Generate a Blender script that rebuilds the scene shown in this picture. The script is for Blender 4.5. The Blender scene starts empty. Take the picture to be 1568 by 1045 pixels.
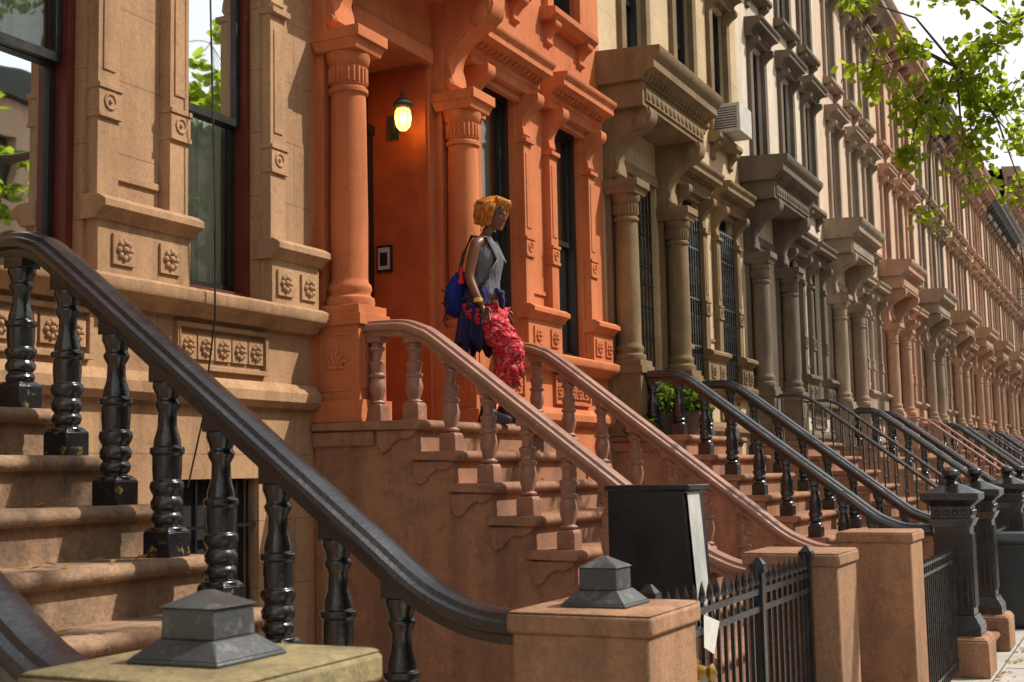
import bpy, math, random, bmesh
from mathutils import Vector, Matrix
random.seed(7)
R=math.radians
sc=bpy.context.scene
COL=sc.collection
WY=5.1
# ---------------------------------------------------------------- materials
def newmat(name):
    m=bpy.data.materials.new(name); m.use_nodes=True
    nt=m.node_tree; nt.nodes.clear()
    o=nt.nodes.new('ShaderNodeOutputMaterial'); b=nt.nodes.new('ShaderNodeBsdfPrincipled')
    nt.links.new(b.outputs[0],o.inputs[0]); return m,nt,b,o
def c4(c): return (c[0],c[1],c[2],1)
def noise(nt,vec,scale,detail=3,rough=.55):
    n=nt.nodes.new('ShaderNodeTexNoise'); n.inputs['Scale'].default_value=scale
    n.inputs['Detail'].default_value=detail; n.inputs['Roughness'].default_value=rough
    nt.links.new(vec,n.inputs['Vector']); return n.outputs['Fac']
def ramp(nt,fac,stops):
    r=nt.nodes.new('ShaderNodeValToRGB'); e=r.color_ramp.elements
    e[0].position=stops[0][0]; e[0].color=c4(stops[0][1]); e[1].position=stops[-1][0]; e[1].color=c4(stops[-1][1])
    for p,c in stops[1:-1]:
        k=e.new(p); k.color=c4(c)
    nt.links.new(fac,r.inputs[0]); return r.outputs[0]
def mix(nt,mode,fac,a,b):
    m=nt.nodes.new('ShaderNodeMixRGB'); m.blend_type=mode
    for i,v in ((0,fac),(1,a),(2,b)):
        if isinstance(v,(int,float)): m.inputs[i].default_value=v
        elif isinstance(v,tuple): m.inputs[i].default_value=c4(v)
        else: nt.links.new(v,m.inputs[i])
    return m.outputs[0]
def pos(nt):
    return nt.nodes.new('ShaderNodeNewGeometry').outputs['Position']
def mapped(nt,vec,s):
    m=nt.nodes.new('ShaderNodeMapping'); m.inputs['Scale'].default_value=s
    nt.links.new(vec,m.inputs['Vector']); return m.outputs[0]
def bump(nt,b,h,strength,dist=.01):
    k=nt.nodes.new('ShaderNodeBump'); k.inputs['Strength'].default_value=strength; k.inputs['Distance'].default_value=dist
    nt.links.new(h,k.inputs['Height']); nt.links.new(k.outputs[0],b.inputs['Normal'])
def stone(name,c1,c2=None,rough=.85,bmp=.5,joints=None,streak=.3,spec=.3,grain=.18,dirt=None):
    if c2 is None: c2=tuple(x*.72 for x in c1)
    m,nt,b,o=newmat(name); p=pos(nt)
    n1=noise(nt,p,1.3,5,.6)
    base=ramp(nt,n1,[(.34,c2),(.62,c1)])
    n2=noise(nt,p,42,3,.7)
    g=ramp(nt,n2,[(.3,(1-grain,)*3),(.7,(1+grain*.4,)*3)])
    col=mix(nt,'MULTIPLY',1.0,base,g)
    sv=noise(nt,mapped(nt,p,(3.2,3.2,.55)),1.3,4,.65)
    s=ramp(nt,sv,[(.36,(1-streak*.8,1-streak*.8,1-streak*.75)),(.56,(1,1,1))])
    col=mix(nt,'MULTIPLY',1.0,col,s)
    sp=ramp(nt,noise(nt,p,7,4,.75),[(.56,(1,1,1)),(.72,(1-streak*.8,)*3)])
    col=mix(nt,'MULTIPLY',1.0,col,sp)
    if dirt:
        dm=ramp(nt,noise(nt,p,3.1,6,.8),[(.5,(0,0,0)),(.66,(.75,.75,.75))])
        col=mix(nt,'MIX',dm,col,dirt)
    if joints:
        sx=nt.nodes.new('ShaderNodeSeparateXYZ'); nt.links.new(p,sx.inputs[0])
        cx=nt.nodes.new('ShaderNodeCombineXYZ'); nt.links.new(sx.outputs[0],cx.inputs[0]); nt.links.new(sx.outputs[2],cx.inputs[1])
        br=nt.nodes.new('ShaderNodeTexBrick'); nt.links.new(cx.outputs[0],br.inputs['Vector'])
        br.inputs['Scale'].default_value=1; br.inputs['Brick Width'].default_value=joints[0]; br.inputs['Row Height'].default_value=joints[1]
        br.inputs['Mortar Size'].default_value=joints[2]; br.inputs['Color1'].default_value=(1,1,1,1); br.inputs['Color2'].default_value=(.9,.88,.86,1)
        br.inputs['Mortar'].default_value=(.5,.48,.46,1)
        col=mix(nt,'MULTIPLY',.8,col,br.outputs['Color'])
    nt.links.new(col,b.inputs['Base Color']); b.inputs['Roughness'].default_value=rough
    b.inputs['Specular IOR Level'].default_value=spec
    bump(nt,b,n2,bmp,.006)
    return m
def paint(name,c,rough=.35,worn=None,bmp=.25,metal=0,spec=.5,wt=.60):
    m,nt,b,o=newmat(name); p=pos(nt)
    n=noise(nt,p,6,4,.65)
    col=ramp(nt,n,[(.3,tuple(x*.7 for x in c)),(.65,c)])
    if worn:
        w=ramp(nt,noise(nt,p,14,5,.75),[(wt,(0,0,0)),(wt+.08,(1,1,1))])
        col=mix(nt,'MIX',w,col,worn)
    nt.links.new(col,b.inputs['Base Color'])
    rr=ramp(nt,n,[(.3,(rough*.7,)*3),(.7,(min(1,rough*1.5),)*3)])
    nt.links.new(rr,b.inputs['Roughness']); b.inputs['Metallic'].default_value=metal
    b.inputs['Specular IOR Level'].default_value=spec
    bump(nt,b,noise(nt,p,45,3,.7),bmp,.004)
    return m
def flat(name,c,rough=.7):
    m,nt,b,o=newmat(name); p=pos(nt)
    col=ramp(nt,noise(nt,p,20,2),[(.3,tuple(x*.85 for x in c)),(.7,c)])
    nt.links.new(col,b.inputs['Base Color']); b.inputs['Roughness'].default_value=rough
    return m
def cloth(name,c,sc_=11,dist=.05):
    m,nt,b,o=newmat(name); tc=nt.nodes.new('ShaderNodeTexCoord'); v=tc.outputs['Object']
    col=ramp(nt,noise(nt,mapped(nt,v,(1,1,.4)),9,3),[(.3,tuple(x*.6 for x in c)),(.7,tuple(x*1.15 for x in c))])
    nt.links.new(col,b.inputs['Base Color']); b.inputs['Roughness'].default_value=.9; b.inputs['Specular IOR Level'].default_value=.2
    bump(nt,b,noise(nt,mapped(nt,v,(1.6,1.6,.5)),sc_,2,.5),1,dist); return m
def glassmat():
    m=bpy.data.materials.new('window_glass'); m.use_nodes=True; nt=m.node_tree; nt.nodes.clear()
    o=nt.nodes.new('ShaderNodeOutputMaterial'); t=nt.nodes.new('ShaderNodeBsdfTransparent'); g=nt.nodes.new('ShaderNodeBsdfGlossy')
    t.inputs[0].default_value=(.86,.92,.88,1); g.inputs['Roughness'].default_value=.015; g.inputs[0].default_value=(.9,.95,.97,1)
    lw=nt.nodes.new('ShaderNodeFresnel'); lw.inputs[0].default_value=1.45
    bp=nt.nodes.new('ShaderNodeBump'); bp.inputs['Strength'].default_value=.08; bp.inputs['Distance'].default_value=.02
    nt.links.new(noise(nt,pos(nt),2.2,1),bp.inputs['Height']); nt.links.new(bp.outputs[0],g.inputs['Normal'])
    ad=nt.nodes.new('ShaderNodeMath'); ad.operation='ADD'; ad.inputs[1].default_value=.09; ad.use_clamp=True
    nt.links.new(lw.outputs[0],ad.inputs[0])
    mx=nt.nodes.new('ShaderNodeMixShader'); nt.links.new(ad.outputs[0],mx.inputs[0]); nt.links.new(t.outputs[0],mx.inputs[1]); nt.links.new(g.outputs[0],mx.inputs[2])
    nt.links.new(mx.outputs[0],o.inputs[0]); return m
def leafmat(name,c1,c2,tr=.5,gain=(3.6,3.4,1.6)):
    m=bpy.data.materials.new(name); m.use_nodes=True; nt=m.node_tree; nt.nodes.clear()
    o=nt.nodes.new('ShaderNodeOutputMaterial'); d=nt.nodes.new('ShaderNodeBsdfDiffuse'); t=nt.nodes.new('ShaderNodeBsdfTranslucent')
    col=ramp(nt,noise(nt,pos(nt),3.5,2),[(.3,c1),(.7,c2)])
    nt.links.new(col,d.inputs[0])
    br=mix(nt,'MULTIPLY',1,col,gain); nt.links.new(br,t.inputs[0])
    mx=nt.nodes.new('ShaderNodeMixShader'); mx.inputs[0].default_value=tr
    nt.links.new(d.outputs[0],mx.inputs[1]); nt.links.new(t.outputs[0],mx.inputs[2]); nt.links.new(mx.outputs[0],o.inputs[0]); return m
GLASS=glassmat()
IRON=paint('black_iron_paint',(.013,.015,.018),.22,worn=(.045,.042,.038),bmp=.5,spec=.9,wt=.63)
IRONB=paint('black_iron_rusty',(.012,.013,.016),.3,worn=(.30,.22,.05),wt=.57)
CAPM=paint('weathered_cap_paint',(.06,.066,.072),.42,worn=(.13,.13,.125),bmp=.9,spec=.6,wt=.55)
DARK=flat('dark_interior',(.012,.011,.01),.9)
CURT=flat('curtain_cloth',(.66,.70,.62),.9)
FRAME=paint('black_sash_paint',(.018,.018,.018),.35)
REDF=paint('oxblood_casing_paint',(.13,.022,.014),.45)
WHITEF=paint('white_sash_paint',(.6,.58,.53),.5)
# ---------------------------------------------------------------- mesh builder
class MB:
    def __init__(s): s.v=[];s.f=[];s.m=[];s.mats=[]
    def mi(s,mat):
        if mat not in s.mats: s.mats.append(mat)
        return s.mats.index(mat)
    def add(s,vs,fs,mat):
        o=len(s.v); s.v+= [tuple(v) for v in vs]; k=s.mi(mat)
        for f in fs: s.f.append(tuple(i+o for i in f)); s.m.append(k)
    def box(s,x0,x1,y0,y1,z0,z1,mat):
        s.add([(x0,y0,z0),(x1,y0,z0),(x1,y1,z0),(x0,y1,z0),(x0,y0,z1),(x1,y0,z1),(x1,y1,z1),(x0,y1,z1)],
              [(0,3,2,1),(4,5,6,7),(0,1,5,4),(1,2,6,5),(2,3,7,6),(3,0,4,7)],mat)
    def frus(s,cx,cy,z0,z1,a0,b0,a1,b1,mat):
        s.add([(cx-a0,cy-b0,z0),(cx+a0,cy-b0,z0),(cx+a0,cy+b0,z0),(cx-a0,cy+b0,z0),(cx-a1,cy-b1,z1),(cx+a1,cy-b1,z1),(cx+a1,cy+b1,z1),(cx-a1,cy+b1,z1)],
              [(0,3,2,1),(4,5,6,7),(0,1,5,4),(1,2,6,5),(2,3,7,6),(3,0,4,7)],mat)
    def prx(s,prof,x0,x1,mat):
        n=len(prof); vs=[(x0,y,z) for y,z in prof]+[(x1,y,z) for y,z in prof]
        fs=[tuple(range(n)),tuple(range(2*n-1,n-1,-1))]+[(i,i+n,(i+1)%n+n,(i+1)%n) for i in range(n)]
        s.add(vs,fs,mat)
    def lathe(s,cx,cy,z0,prof,mat,seg=16,axis='z'):
        n=len(prof); vs=[];fs=[]
        for r,z in prof:
            r=max(r,.0008)
            for k in range(seg):
                a=2*math.pi*k/seg
                if axis=='z': vs.append((cx+r*math.cos(a),cy+r*math.sin(a),z0+z))
                else: vs.append((cx+r*math.cos(a),cy-z,z0+r*math.sin(a)))
        for i in range(n-1):
            for k in range(seg):
                k2=(k+1)%seg; fs.append((i*seg+k,i*seg+k2,(i+1)*seg+k2,(i+1)*seg+k))
        fs.append(tuple(range(seg-1,-1,-1))); fs.append(tuple((n-1)*seg+k for k in range(seg)))
        s.add(vs,fs,mat)
    def tube(s,pts,rad,mat,seg=6):
        pts=[Vector(p) for p in pts]; n=len(pts); vs=[];fs=[]
        rr=rad if isinstance(rad,(list,tuple)) else [rad]*n
        for i,p in enumerate(pts):
            t=(pts[min(i+1,n-1)]-pts[max(i-1,0)])
            t=t.normalized() if t.length>1e-6 else Vector((0,0,1))
            a=Vector((0,0,1)) if abs(t.z)<.9 else Vector((1,0,0))
            u=t.cross(a).normalized(); w=t.cross(u)
            for k in range(seg):
                g=2*math.pi*k/seg; vs.append(p+u*(rr[i]*math.cos(g))+w*(rr[i]*math.sin(g)))
        for i in range(n-1):
            for k in range(seg):
                k2=(k+1)%seg; fs.append((i*seg+k,i*seg+k2,(i+1)*seg+k2,(i+1)*seg+k))
        fs.append(tuple(range(seg))); fs.append(tuple((n-1)*seg+k for k in range(seg-1,-1,-1)))
        s.add(vs,fs,mat)
    def sweep(s,path,prof,x,mat):
        n=len(path); m=len(prof); vs=[];fs=[]
        for i,(y,z) in enumerate(path):
            a=path[max(i-1,0)]; b=path[min(i+1,n-1)]
            ty,tz=b[0]-a[0],b[1]-a[1]; l=math.hypot(ty,tz); ny,nz=-tz/l,ty/l
            if nz<0: ny,nz=-ny,-nz
            for dx,dn in prof: vs.append((x+dx,y+ny*dn,z+nz*dn))
        for i in range(n-1):
            for k in range(m):
                k2=(k+1)%m; fs.append((i*m+k,i*m+k2,(i+1)*m+k2,(i+1)*m+k))
        fs.append(tuple(range(m))); fs.append(tuple((n-1)*m+k for k in range(m-1,-1,-1)))
        s.add(vs,fs,mat)
    def build(s,name,parent=None,bev=0,ang=38):
        me=bpy.data.meshes.new(name); me.from_pydata(s.v,[],s.f)
        for mt in s.mats: me.materials.append(mt)
        me.polygons.foreach_set('material_index',s.m)
        bm=bmesh.new(); bm.from_mesh(me); bmesh.ops.recalc_face_normals(bm,faces=bm.faces); bm.to_mesh(me); bm.free()
        me.validate()
        me.polygons.foreach_set('use_smooth',[True]*len(me.polygons))
        me.set_sharp_from_angle(angle=R(ang)); me.update()
        ob=bpy.data.objects.new(name,me); COL.objects.link(ob)
        if parent: ob.parent=parent
        if bev:
            b=ob.modifiers.new('bevel','BEVEL'); b.width=bev; b.segments=2; b.limit_method='ANGLE'; b.angle_limit=R(40)
        return ob
def empty(name,loc=(0,0,0)):
    e=bpy.data.objects.new(name,None); e.location=loc; e.empty_display_size=.3; COL.objects.link(e); return e
def wall(mb,x0,x1,z0,z1,y,ops,mat):
    xs=sorted(set([x0,x1]+[o[0] for o in ops]+[o[1] for o in ops])); zs=sorted(set([z0,z1]+[o[2] for o in ops]+[o[3] for o in ops]))
    for i in range(len(xs)-1):
        for j in range(len(zs)-1):
            cx=(xs[i]+xs[i+1])/2; cz=(zs[j]+zs[j+1])/2
            if any(o[0]<cx<o[1] and o[2]<cz<o[3] for o in ops): continue
            mb.add([(xs[i],y,zs[j]),(xs[i+1],y,zs[j]),(xs[i+1],y,zs[j+1]),(xs[i],y,zs[j+1])],[(0,1,2,3)],mat)
    for a,b,c,d,dep in ops:
        Y=y+dep
        mb.add([(a,y,c),(a,Y,c),(a,Y,d),(a,y,d)],[(0,1,2,3)],mat)
        mb.add([(b,y,c),(b,Y,c),(b,Y,d),(b,y,d)],[(3,2,1,0)],mat)
        mb.add([(a,y,d),(b,y,d),(b,Y,d),(a,Y,d)],[(0,1,2,3)],mat)
        mb.add([(a,y,c),(b,y,c),(b,Y,c),(a,Y,c)],[(3,2,1,0)],mat)
def window(fr,gl,cu,a,b,c,d,y,fmat,casing,detail=True,seed=0):
    w=.055; Y=y+.10
    for (p,q,r,t) in ((a,a+w,c,d),(b-w,b,c,d)): fr.box(p,q,Y-.03,Y+.12,r,t,casing)
    fr.box(a+w,b-w,Y-.028,Y+.12,d-w,d,casing); fr.box(a+w,b-w,Y-.035,Y+.12,c,c+.05,casing)
    A,B,C,D=a+w,b-w,c+.05,d-w; m=(C+D)/2; s=.045
    for k,(z0,z1,yy) in enumerate(((C,m+.02,Y+.055),(m-.02,D,Y+.01))):
        fr.box(A,A+s,yy,yy+.04,z0,z1,fmat); fr.box(B-s,B,yy,yy+.04,z0,z1,fmat)
        fr.box(A+s,B-s,yy,yy+.04,z0,z0+s*1.1,fmat); fr.box(A+s,B-s,yy,yy+.04,z1-s,z1,fmat)
        g=yy+.02
        gl.add([(A+s,g,z0+s),(B-s,g,z0+s),(B-s,g,z1-s),(A+s,g,z1-s)],[(0,1,2,3)],GLASS)
    rnd=random.Random(seed); n=36 if detail else 10; vs=[];fs=[]
    drop=rnd.choice([0,0,.0,.3,.45])*(d-c) if not detail else 0; z0=C+drop
    for i in range(n+1):
        x=A+(B-A)*i/n; yy=Y+.135+.018*math.sin(i*1.3+seed)+.012*math.sin(i*2.9)
        vs+= [(x,yy,z0),(x,yy+.006,D)]
    for i in range(n): fs.append((2*i,2*i+2,2*i+3,2*i+1))
    cu.add(vs,fs,CURT)
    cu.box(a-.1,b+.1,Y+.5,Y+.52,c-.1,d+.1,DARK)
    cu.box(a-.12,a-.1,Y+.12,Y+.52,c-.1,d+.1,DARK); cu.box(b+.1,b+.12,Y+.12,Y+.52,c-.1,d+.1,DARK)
def rosette(mb,x,z,y,r,mat):
    mb.box(x-r*1.15,x+r*1.15,y-.006,y+.01,z-r*1.15,z+r*1.15,mat)
    for k in range(8):
        a=k*math.pi/4; px=x+.6*r*math.cos(a); pz=z+.6*r*math.sin(a)
        mb.lathe(px,y-.004,pz,[(r*.27,0),(r*.24,.015),(r*.08,.022)],mat,6,'y')
    mb.lathe(x,y-.004,z,[(r*.3,0),(r*.26,.022),(r*.1,.032)],mat,8,'y')
def hoodprof(p,z0,z1,yb=WY+.02):
    h=z1-z0; y=WY
    return [(yb,z0),(y-.35*p,z0),(y-.35*p,z0+.22*h),(y-.45*p,z0+.3*h),(y-.45*p,z0+.45*h),(y-.62*p,z0+.55*h),(y-.88*p,z0+.6*h),(y-.88*p,z0+.78*h),(y-.97*p,z0+.86*h),(y-p,z0+.93*h),(y-p,z0+h),(yb,z0+h+.02)]
def console(y0,y1,z0,z1):
    d=y0-y1; h=z1-z0; pts=[(y0+.02,z0)]
    cur=[(.12,0),(.24,.03),(.32,.10),(.30,.2),(.26,.3),(.30,.42),(.42,.55),(.62,.66),(.82,.72),(.96,.80),(1,.9),(.97,1)]
    return pts+[(y0-d*a,z0+h*b) for a,b in cur]+[(y0+.02,z1)]
BRASS=paint('aged_brass',(.5,.33,.08),.35,metal=1)
def house(i,x0,P,WM,TM,opt):
    H=opt.get('h',0); det=opt.get('det',1); casing=opt.get('casing',FRAME); fm=opt.get('frame',FRAME)
    E=empty('brownstone_house',(0,0,0)); 
    wl=MB();tr=MB();fr=MB();gl=MB();cu=MB();co=MB();dr=MB()
    X=lambda u:x0+u
    WIN=[(2.5,3.3),(4.1,4.86)]; UP=[(.72,1.44),(2.54,3.26),(4.12,4.84)]
    fl=[(6.5,8.4),(9.3,11.0)]
    if H: fl.append((12.1,13.8))
    top=12.0+H
    ops=[(X(a),X(b),3.08,5.42,.24) for a,b in WIN]+[(X(.48),X(1.68),2.31,5.3,.58)]
    ops+=[(X(a),X(b),.75,1.95,.24) for a,b in WIN]
    for z0,z1 in fl: ops+=[(X(a),X(b),z0,z1,.2) for a,b in UP]
    wall(wl,X(0),X(P),0,top,WY,ops,WM)
    wl.box(X(0)+.003,X(P)-.003,WY+1.2,WY+9,0,top-.1,WM)
    wl.add([(X(0),WY,top),(X(P),WY,top),(X(P),WY+9,top-.05),(X(0),WY+9,top-.05)],[(0,1,2,3)],DARK)
    k=0
    for a,b in WIN:
        window(fr,gl,cu,X(a),X(b),3.08,5.42,WY,fm,casing,det>0,i*7+k); k+=1
        fr.box(X(a),X(b),WY+.12,WY+.14,.75,1.95,DARK)
        for q in range(6): 
            xx=X(a)+.06+q*(b-a-.12)/5; fr.box(xx-.009,xx+.009,WY+.03,WY+.05,.76,1.94,IRON)
        for zz in (1.0,1.65): fr.box(X(a),X(b),WY+.026,WY+.054,zz,zz+.02,IRON)
        if opt.get('grille'):
            for q in range(9):
                xx=X(a)+.02+q*(b-a-.04)/8; fr.box(xx-.009,xx+.009,WY-.03,WY-.012,3.1,5.2,IRON)
            for zz in (3.12,3.5,4.1,4.75,5.15): fr.box(X(a),X(b),WY-.034,WY-.008,zz,zz+.022,IRON)
            for q in range(8):
                for zz in (3.3,3.8,4.42,4.95):
                    cx=X(a)+.02+(q+.5)*(b-a-.04)/8
                    pts=[(cx+.035*math.cos(t*.8),WY-.021,zz+.12*math.sin(t*.8)) for t in range(9)]
                    fr.tube(pts,.006,IRON,4)
    for z0,z1 in fl:
        for a,b in UP:
            window(fr,gl,cu,X(a),X(b),z0,z1,WY,fm,casing,False,i*7+k); k+=1
    s0=2.12
    tr.prx([(WY+.02,2.40),(WY-.05,2.40),(WY-.09,2.44),(WY-.09,2.5),(WY-.04,2.56),(WY+.02,2.57)],X(s0),X(P-.01),TM)
    tr.prx([(WY+.02,2.91),(WY-.05,2.91),(WY-.08,2.95),(WY-.15,2.98),(WY-.16,3.0),(WY-.16,3.05),(WY-.12,3.07),(WY+.02,3.075)],X(s0),X(P-.01),TM)
    for a,b in WIN:
        A,B=X(a)-.06,X(b)+.06
        for z in (2.60,2.85): tr.box(A,B,WY-.035,WY+.01,z,z+.03,TM)
        tr.box(A,A+.03,WY-.034,WY+.01,2.63,2.85,TM); tr.box(B-.03,B,WY-.034,WY+.01,2.63,2.85,TM)
        n=5
        for q in range(n):
            cx=A+.03+(B-A-.06)*(q+.5)/n
            if det>0: rosette(tr,cx,2.74,WY-.012,.066,TM)
    piers=[(2.14,2.48),(3.32,4.08),(4.88,P-.04)]
    for a,b in piers:
        A,B=X(a),X(b)
        tr.box(A,B,WY-.09,WY+.01,3.06,3.38,TM)
        tr.prx([(WY+.02,3.36),(WY-.1,3.36),(WY-.13,3.4),(WY-.17,3.42),(WY-.17,3.46),(WY-.12,3.49),(WY+.02,3.5)],A-.03,B+.03,TM)
        n=2 if b-a>.5 else 1
        for q in range(n):
            cx=A+(B-A)*(q+.5)/n
            if det>0: rosette(tr,cx,3.21,WY-.10,.075,TM)
    pil=[]
    for a,b in WIN: pil+= [(a-.19,a-.025),(b+.025,b+.19)]
    for a,b in pil:
        A,B=X(a),X(b)
        tr.box(A,B,WY-.075,WY+.01,3.48,5.0,TM)
        tr.box(A+.035,B-.035,WY-.083,WY+.01,4.2,4.9,TM)
        tr.box(A-.008,B+.008,WY-.095,WY+.01,3.93,3.96,TM); tr.box(A-.004,B+.004,WY-.088,WY+.01,3.96,4.09,TM); tr.box(A-.01,B+.01,WY-.098,WY+.01,4.09,4.12,TM)
        if det>0: tr.lathe((A+B)/2,WY-.085,4.025,[(.05,0),(.05,.012),(.035,.012),(.035,.004),(.012,.004),(.012,.016)],TM,10,'y')
        tr.box(A-.015,B+.015,WY-.11,WY+.01,5.0,5.04,TM)
        tr.prx(console(WY,WY-.23,5.04,5.45),A+.01,B-.01,TM)
    tr.box(X(3.49)+.02,X(3.91)-.02,WY-.02,WY+.01,3.62,3.66,TM)
    for a,b in WIN:
        tr.box(X(a)-.02,X(b)+.02,WY-.05,WY+.01,5.38,5.46,TM)
        tr.prx(hoodprof(.32,5.45,5.78),X(a)-.27,X(b)+.27,TM)
        n=14
        for q in range(n):
            xx=X(a)-.2+q*(b-a+.4)/(n-1); tr.box(xx-.018,xx+.018,WY-.2,WY-.1,5.59,5.63,TM)
    for z0,z1 in fl:
        for a,b in UP:
            A,B=X(a),X(b)
            tr.prx([(WY+.02,z0-.14),(WY-.1,z0-.14),(WY-.17,z0-.08),(WY-.17,z0-.02),(WY+.02,z0+.005)],A-.2,B+.2,TM)
            for q in (A-.12,B-.02):
                tr.prx(console(WY,WY-.14,z0-.36,z0-.13),q,q+.14,TM)
                tr.box(q-.01,q+.135,WY-.06,WY+.01,z0,z1-.02,TM)
                tr.prx(console(WY,WY-.2,z1-.28,z1+.05),q+.005,q+.12,TM)
            tr.prx(hoodprof(.28,z1+.05,z1+.33),A-.2,B+.2,TM)
    for cxu in (.19,1.9):
        cx=X(cxu); cy=WY-.19
        tr.box(cx-.175,cx+.175,WY-.37,WY+.02,2.31,2.98,TM)
        tr.box(cx-.2,cx+.2,WY-.4,WY+.02,2.312,2.46,TM)
        tr.box(cx-.12,cx+.12,WY-.38,WY,2.54,2.9,TM)
        if det>0:
            yc,zc=WY-.19,2.72
            for q in range(7):
                a=math.pi/2+(q-3)*.62; l=.12 if q%2 else .095
                tr.tube([(cx-.17,yc,zc-.04),(cx-.184,yc+l*.5*math.cos(a),zc-.02+l*.6*math.sin(a)),(cx-.178,yc+l*.8*math.cos(a+.25),zc+l*math.sin(a+.25))],[.01,.017,.007],TM,6)
            for z in (2.52,2.9): tr.box(cx-.182,cx-.17,yc-.14,yc+.14,z,z+.018,TM)
            for yy in (yc-.14,yc+.122): tr.box(cx-.181,cx-.17,yy,yy+.018,2.538,2.9,TM)
        tr.box(cx-.195,cx+.195,WY-.395,WY+.02,2.97,3.05,TM)
        tr.box(cx-.18,cx+.18,WY-.375,WY+.02,3.05,3.11,TM)
        pr=[(.17,0),(.175,.03),(.17,.06),(.145,.075),(.145,.1),(.155,.12),(.15,.15),(.132,.17),(.128,.2),(.132,.6),(.124,1.45),(.12,1.5),(.14,1.51),(.14,1.54),(.12,1.55),(.12,1.56),(.128,1.57),(.128,1.7),(.14,1.71),(.155,1.75),(.16,1.79)]
        tr.lathe(cx,cy,3.11,pr,TM,28)
        if det>0:
            for q in range(22):
                a=2*math.pi*q/22; tr.box(cx+.13*math.cos(a)-.009,cx+.13*math.cos(a)+.009,cy+.13*math.sin(a)-.009,cy+.13*math.sin(a)+.009,4.69,4.8,TM)
        tr.frus(cx,cy,4.90,4.97,.165,.165,.19,.19,TM); tr.box(cx-.195,cx+.195,WY-.40,WY+.02,4.97,5.05,TM)
        tr.box(cx-.12,cx+.12,WY-.06,WY+.01,3.11,4.97,TM)
        tr.prx(console(WY,WY-.55,5.05,5.82),cx-.11,cx+.11,TM)
        tr.prx([(a,b) for a,b in console(WY,WY-.53,5.09,5.815)],cx-.13,cx+.13,TM)
        tr.box(cx-.16,cx+.16,WY-.1,WY+.01,5.05,5.82,TM)
        if det>0: 
            tr.tube([(cx-.132,WY-.42,5.66),(cx-.15,WY-.42,5.66)],[.085,.06],TM,12)
            tr.tube([(cx-.112,WY-.12,5.14),(cx-.145,WY-.12,5.14)],[.06,.04],TM,12)
    A,B=X(-.06),X(2.14)
    tr.box(A+.03,B-.03,WY-.5,WY+.02,5.815,6.08,TM)
    tr.box(A+.1,B-.1,WY-.52,WY-.4,5.87,6.02,TM)
    tr.prx([(WY+.02,6.08),(WY-.52,6.08),(WY-.54,6.13),(WY-.6,6.17),(WY-.66,6.19),(WY-.66,6.27),(WY-.7,6.32),(WY-.73,6.36),(WY-.73,6.42),(WY+.02,6.46)],A-.04,B+.04,TM)
    for q in range(20):
        xx=A+.06+q*(B-A-.12)/19; tr.box(xx-.025,xx+.025,WY-.57,WY-.5,6.1,6.15,TM)
    if det>0:
        for q in range(14):
            xx=A+.18+q*(B-A-.36)/13; tr.lathe(xx,WY-.52,5.945,[(.05,0),(.045,.012),(.015,.02)],TM,8,'y')
    tr.box(X(.48),X(1.68),WY-.05,WY+.01,5.28,5.4,TM)
    DM=opt.get('door',FRAME); DF=opt.get('doorframe',FRAME)
    d0,d1=X(.5),X(1.66)
    if opt.get('jamb'): 
        dr.box(X(1.655),X(1.679),WY+.02,WY+.57,2.33,5.26,opt['jamb'])
    dr.box(X(.4),X(1.76),WY+.58,WY+.64,2.25,5.4,DF)
    dr.box(d0,(d0+d1)/2-.006,WY+.52,WY+.577,2.34,4.75,DM); dr.box((d0+d1)/2+.006,d1,WY+.52,WY+.577,2.34,4.75,DM)
    for e in (d0,(d0+d1)/2):
        for z0,z1 in ((2.5,3.1),(3.25,4.6)):
            dr.box(e+.1,e+.47,WY+.512,WY+.53,z0,z1,IRON)
            dr.box(e+.13,e+.44,WY+.508,WY+.52,z0+.03,z1-.03,IRON)
        dr.lathe(e+.52 if e==d0 else e+.06,WY+.51,3.3,[(.02,0),(.03,.03),(.0,.06)],BRASS,10,'y')
    dr.box(d0,d1,WY+.50,WY+.58,4.75,4.83,DF)
    if opt.get('grille'):
        for q in range(11):
            xx=X(.5)+q*1.16/10; dr.box(xx-.01,xx+.01,WY+.05,WY+.07,2.34,5.25,IRON)
        for zz in (2.4,3.2,4.1,4.9): dr.box(X(.48),X(1.68),WY+.045,WY+.075,zz,zz+.03,IRON)
        for q in range(10):
            for zz in (2.8,3.65,4.5):
                cx=X(.5)+(q+.5)*.116; dr.tube([(cx+.045*math.cos(t*.8),WY+.06,zz+.2*math.sin(t*.8)) for t in range(9)],.007,IRON,4)
    CM=opt.get('cornice',TM); z=11.25+H
    co.box(X(0)+.01,X(P)-.01,WY-.12,WY+.01,z,z+.35,CM)
    co.prx([(WY+.02,z+.35),(WY-.4,z+.35),(WY-.46,z+.45),(WY-.6,z+.5),(WY-.6,z+.6),(WY-.68,z+.7),(WY-.7,z+.78),(WY+.1,z+.85)],X(0)+.01,X(P)-.01,CM)
    for q in range(8):
        xx=X(.3)+q*(P-.6)/7; co.prx(console(WY-.1,WY-.42,z-.15,z+.36),xx-.07,xx+.07,CM)
    bv=.006 if i<3 else 0
    wl.build('wall',E); tr.build('trim',E,bv); fr.build('window_frames',E); gl.build('window_glass',E); cu.build('curtains',E); co.build('roof_cornice',E); dr.build('front_door',E)
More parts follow.
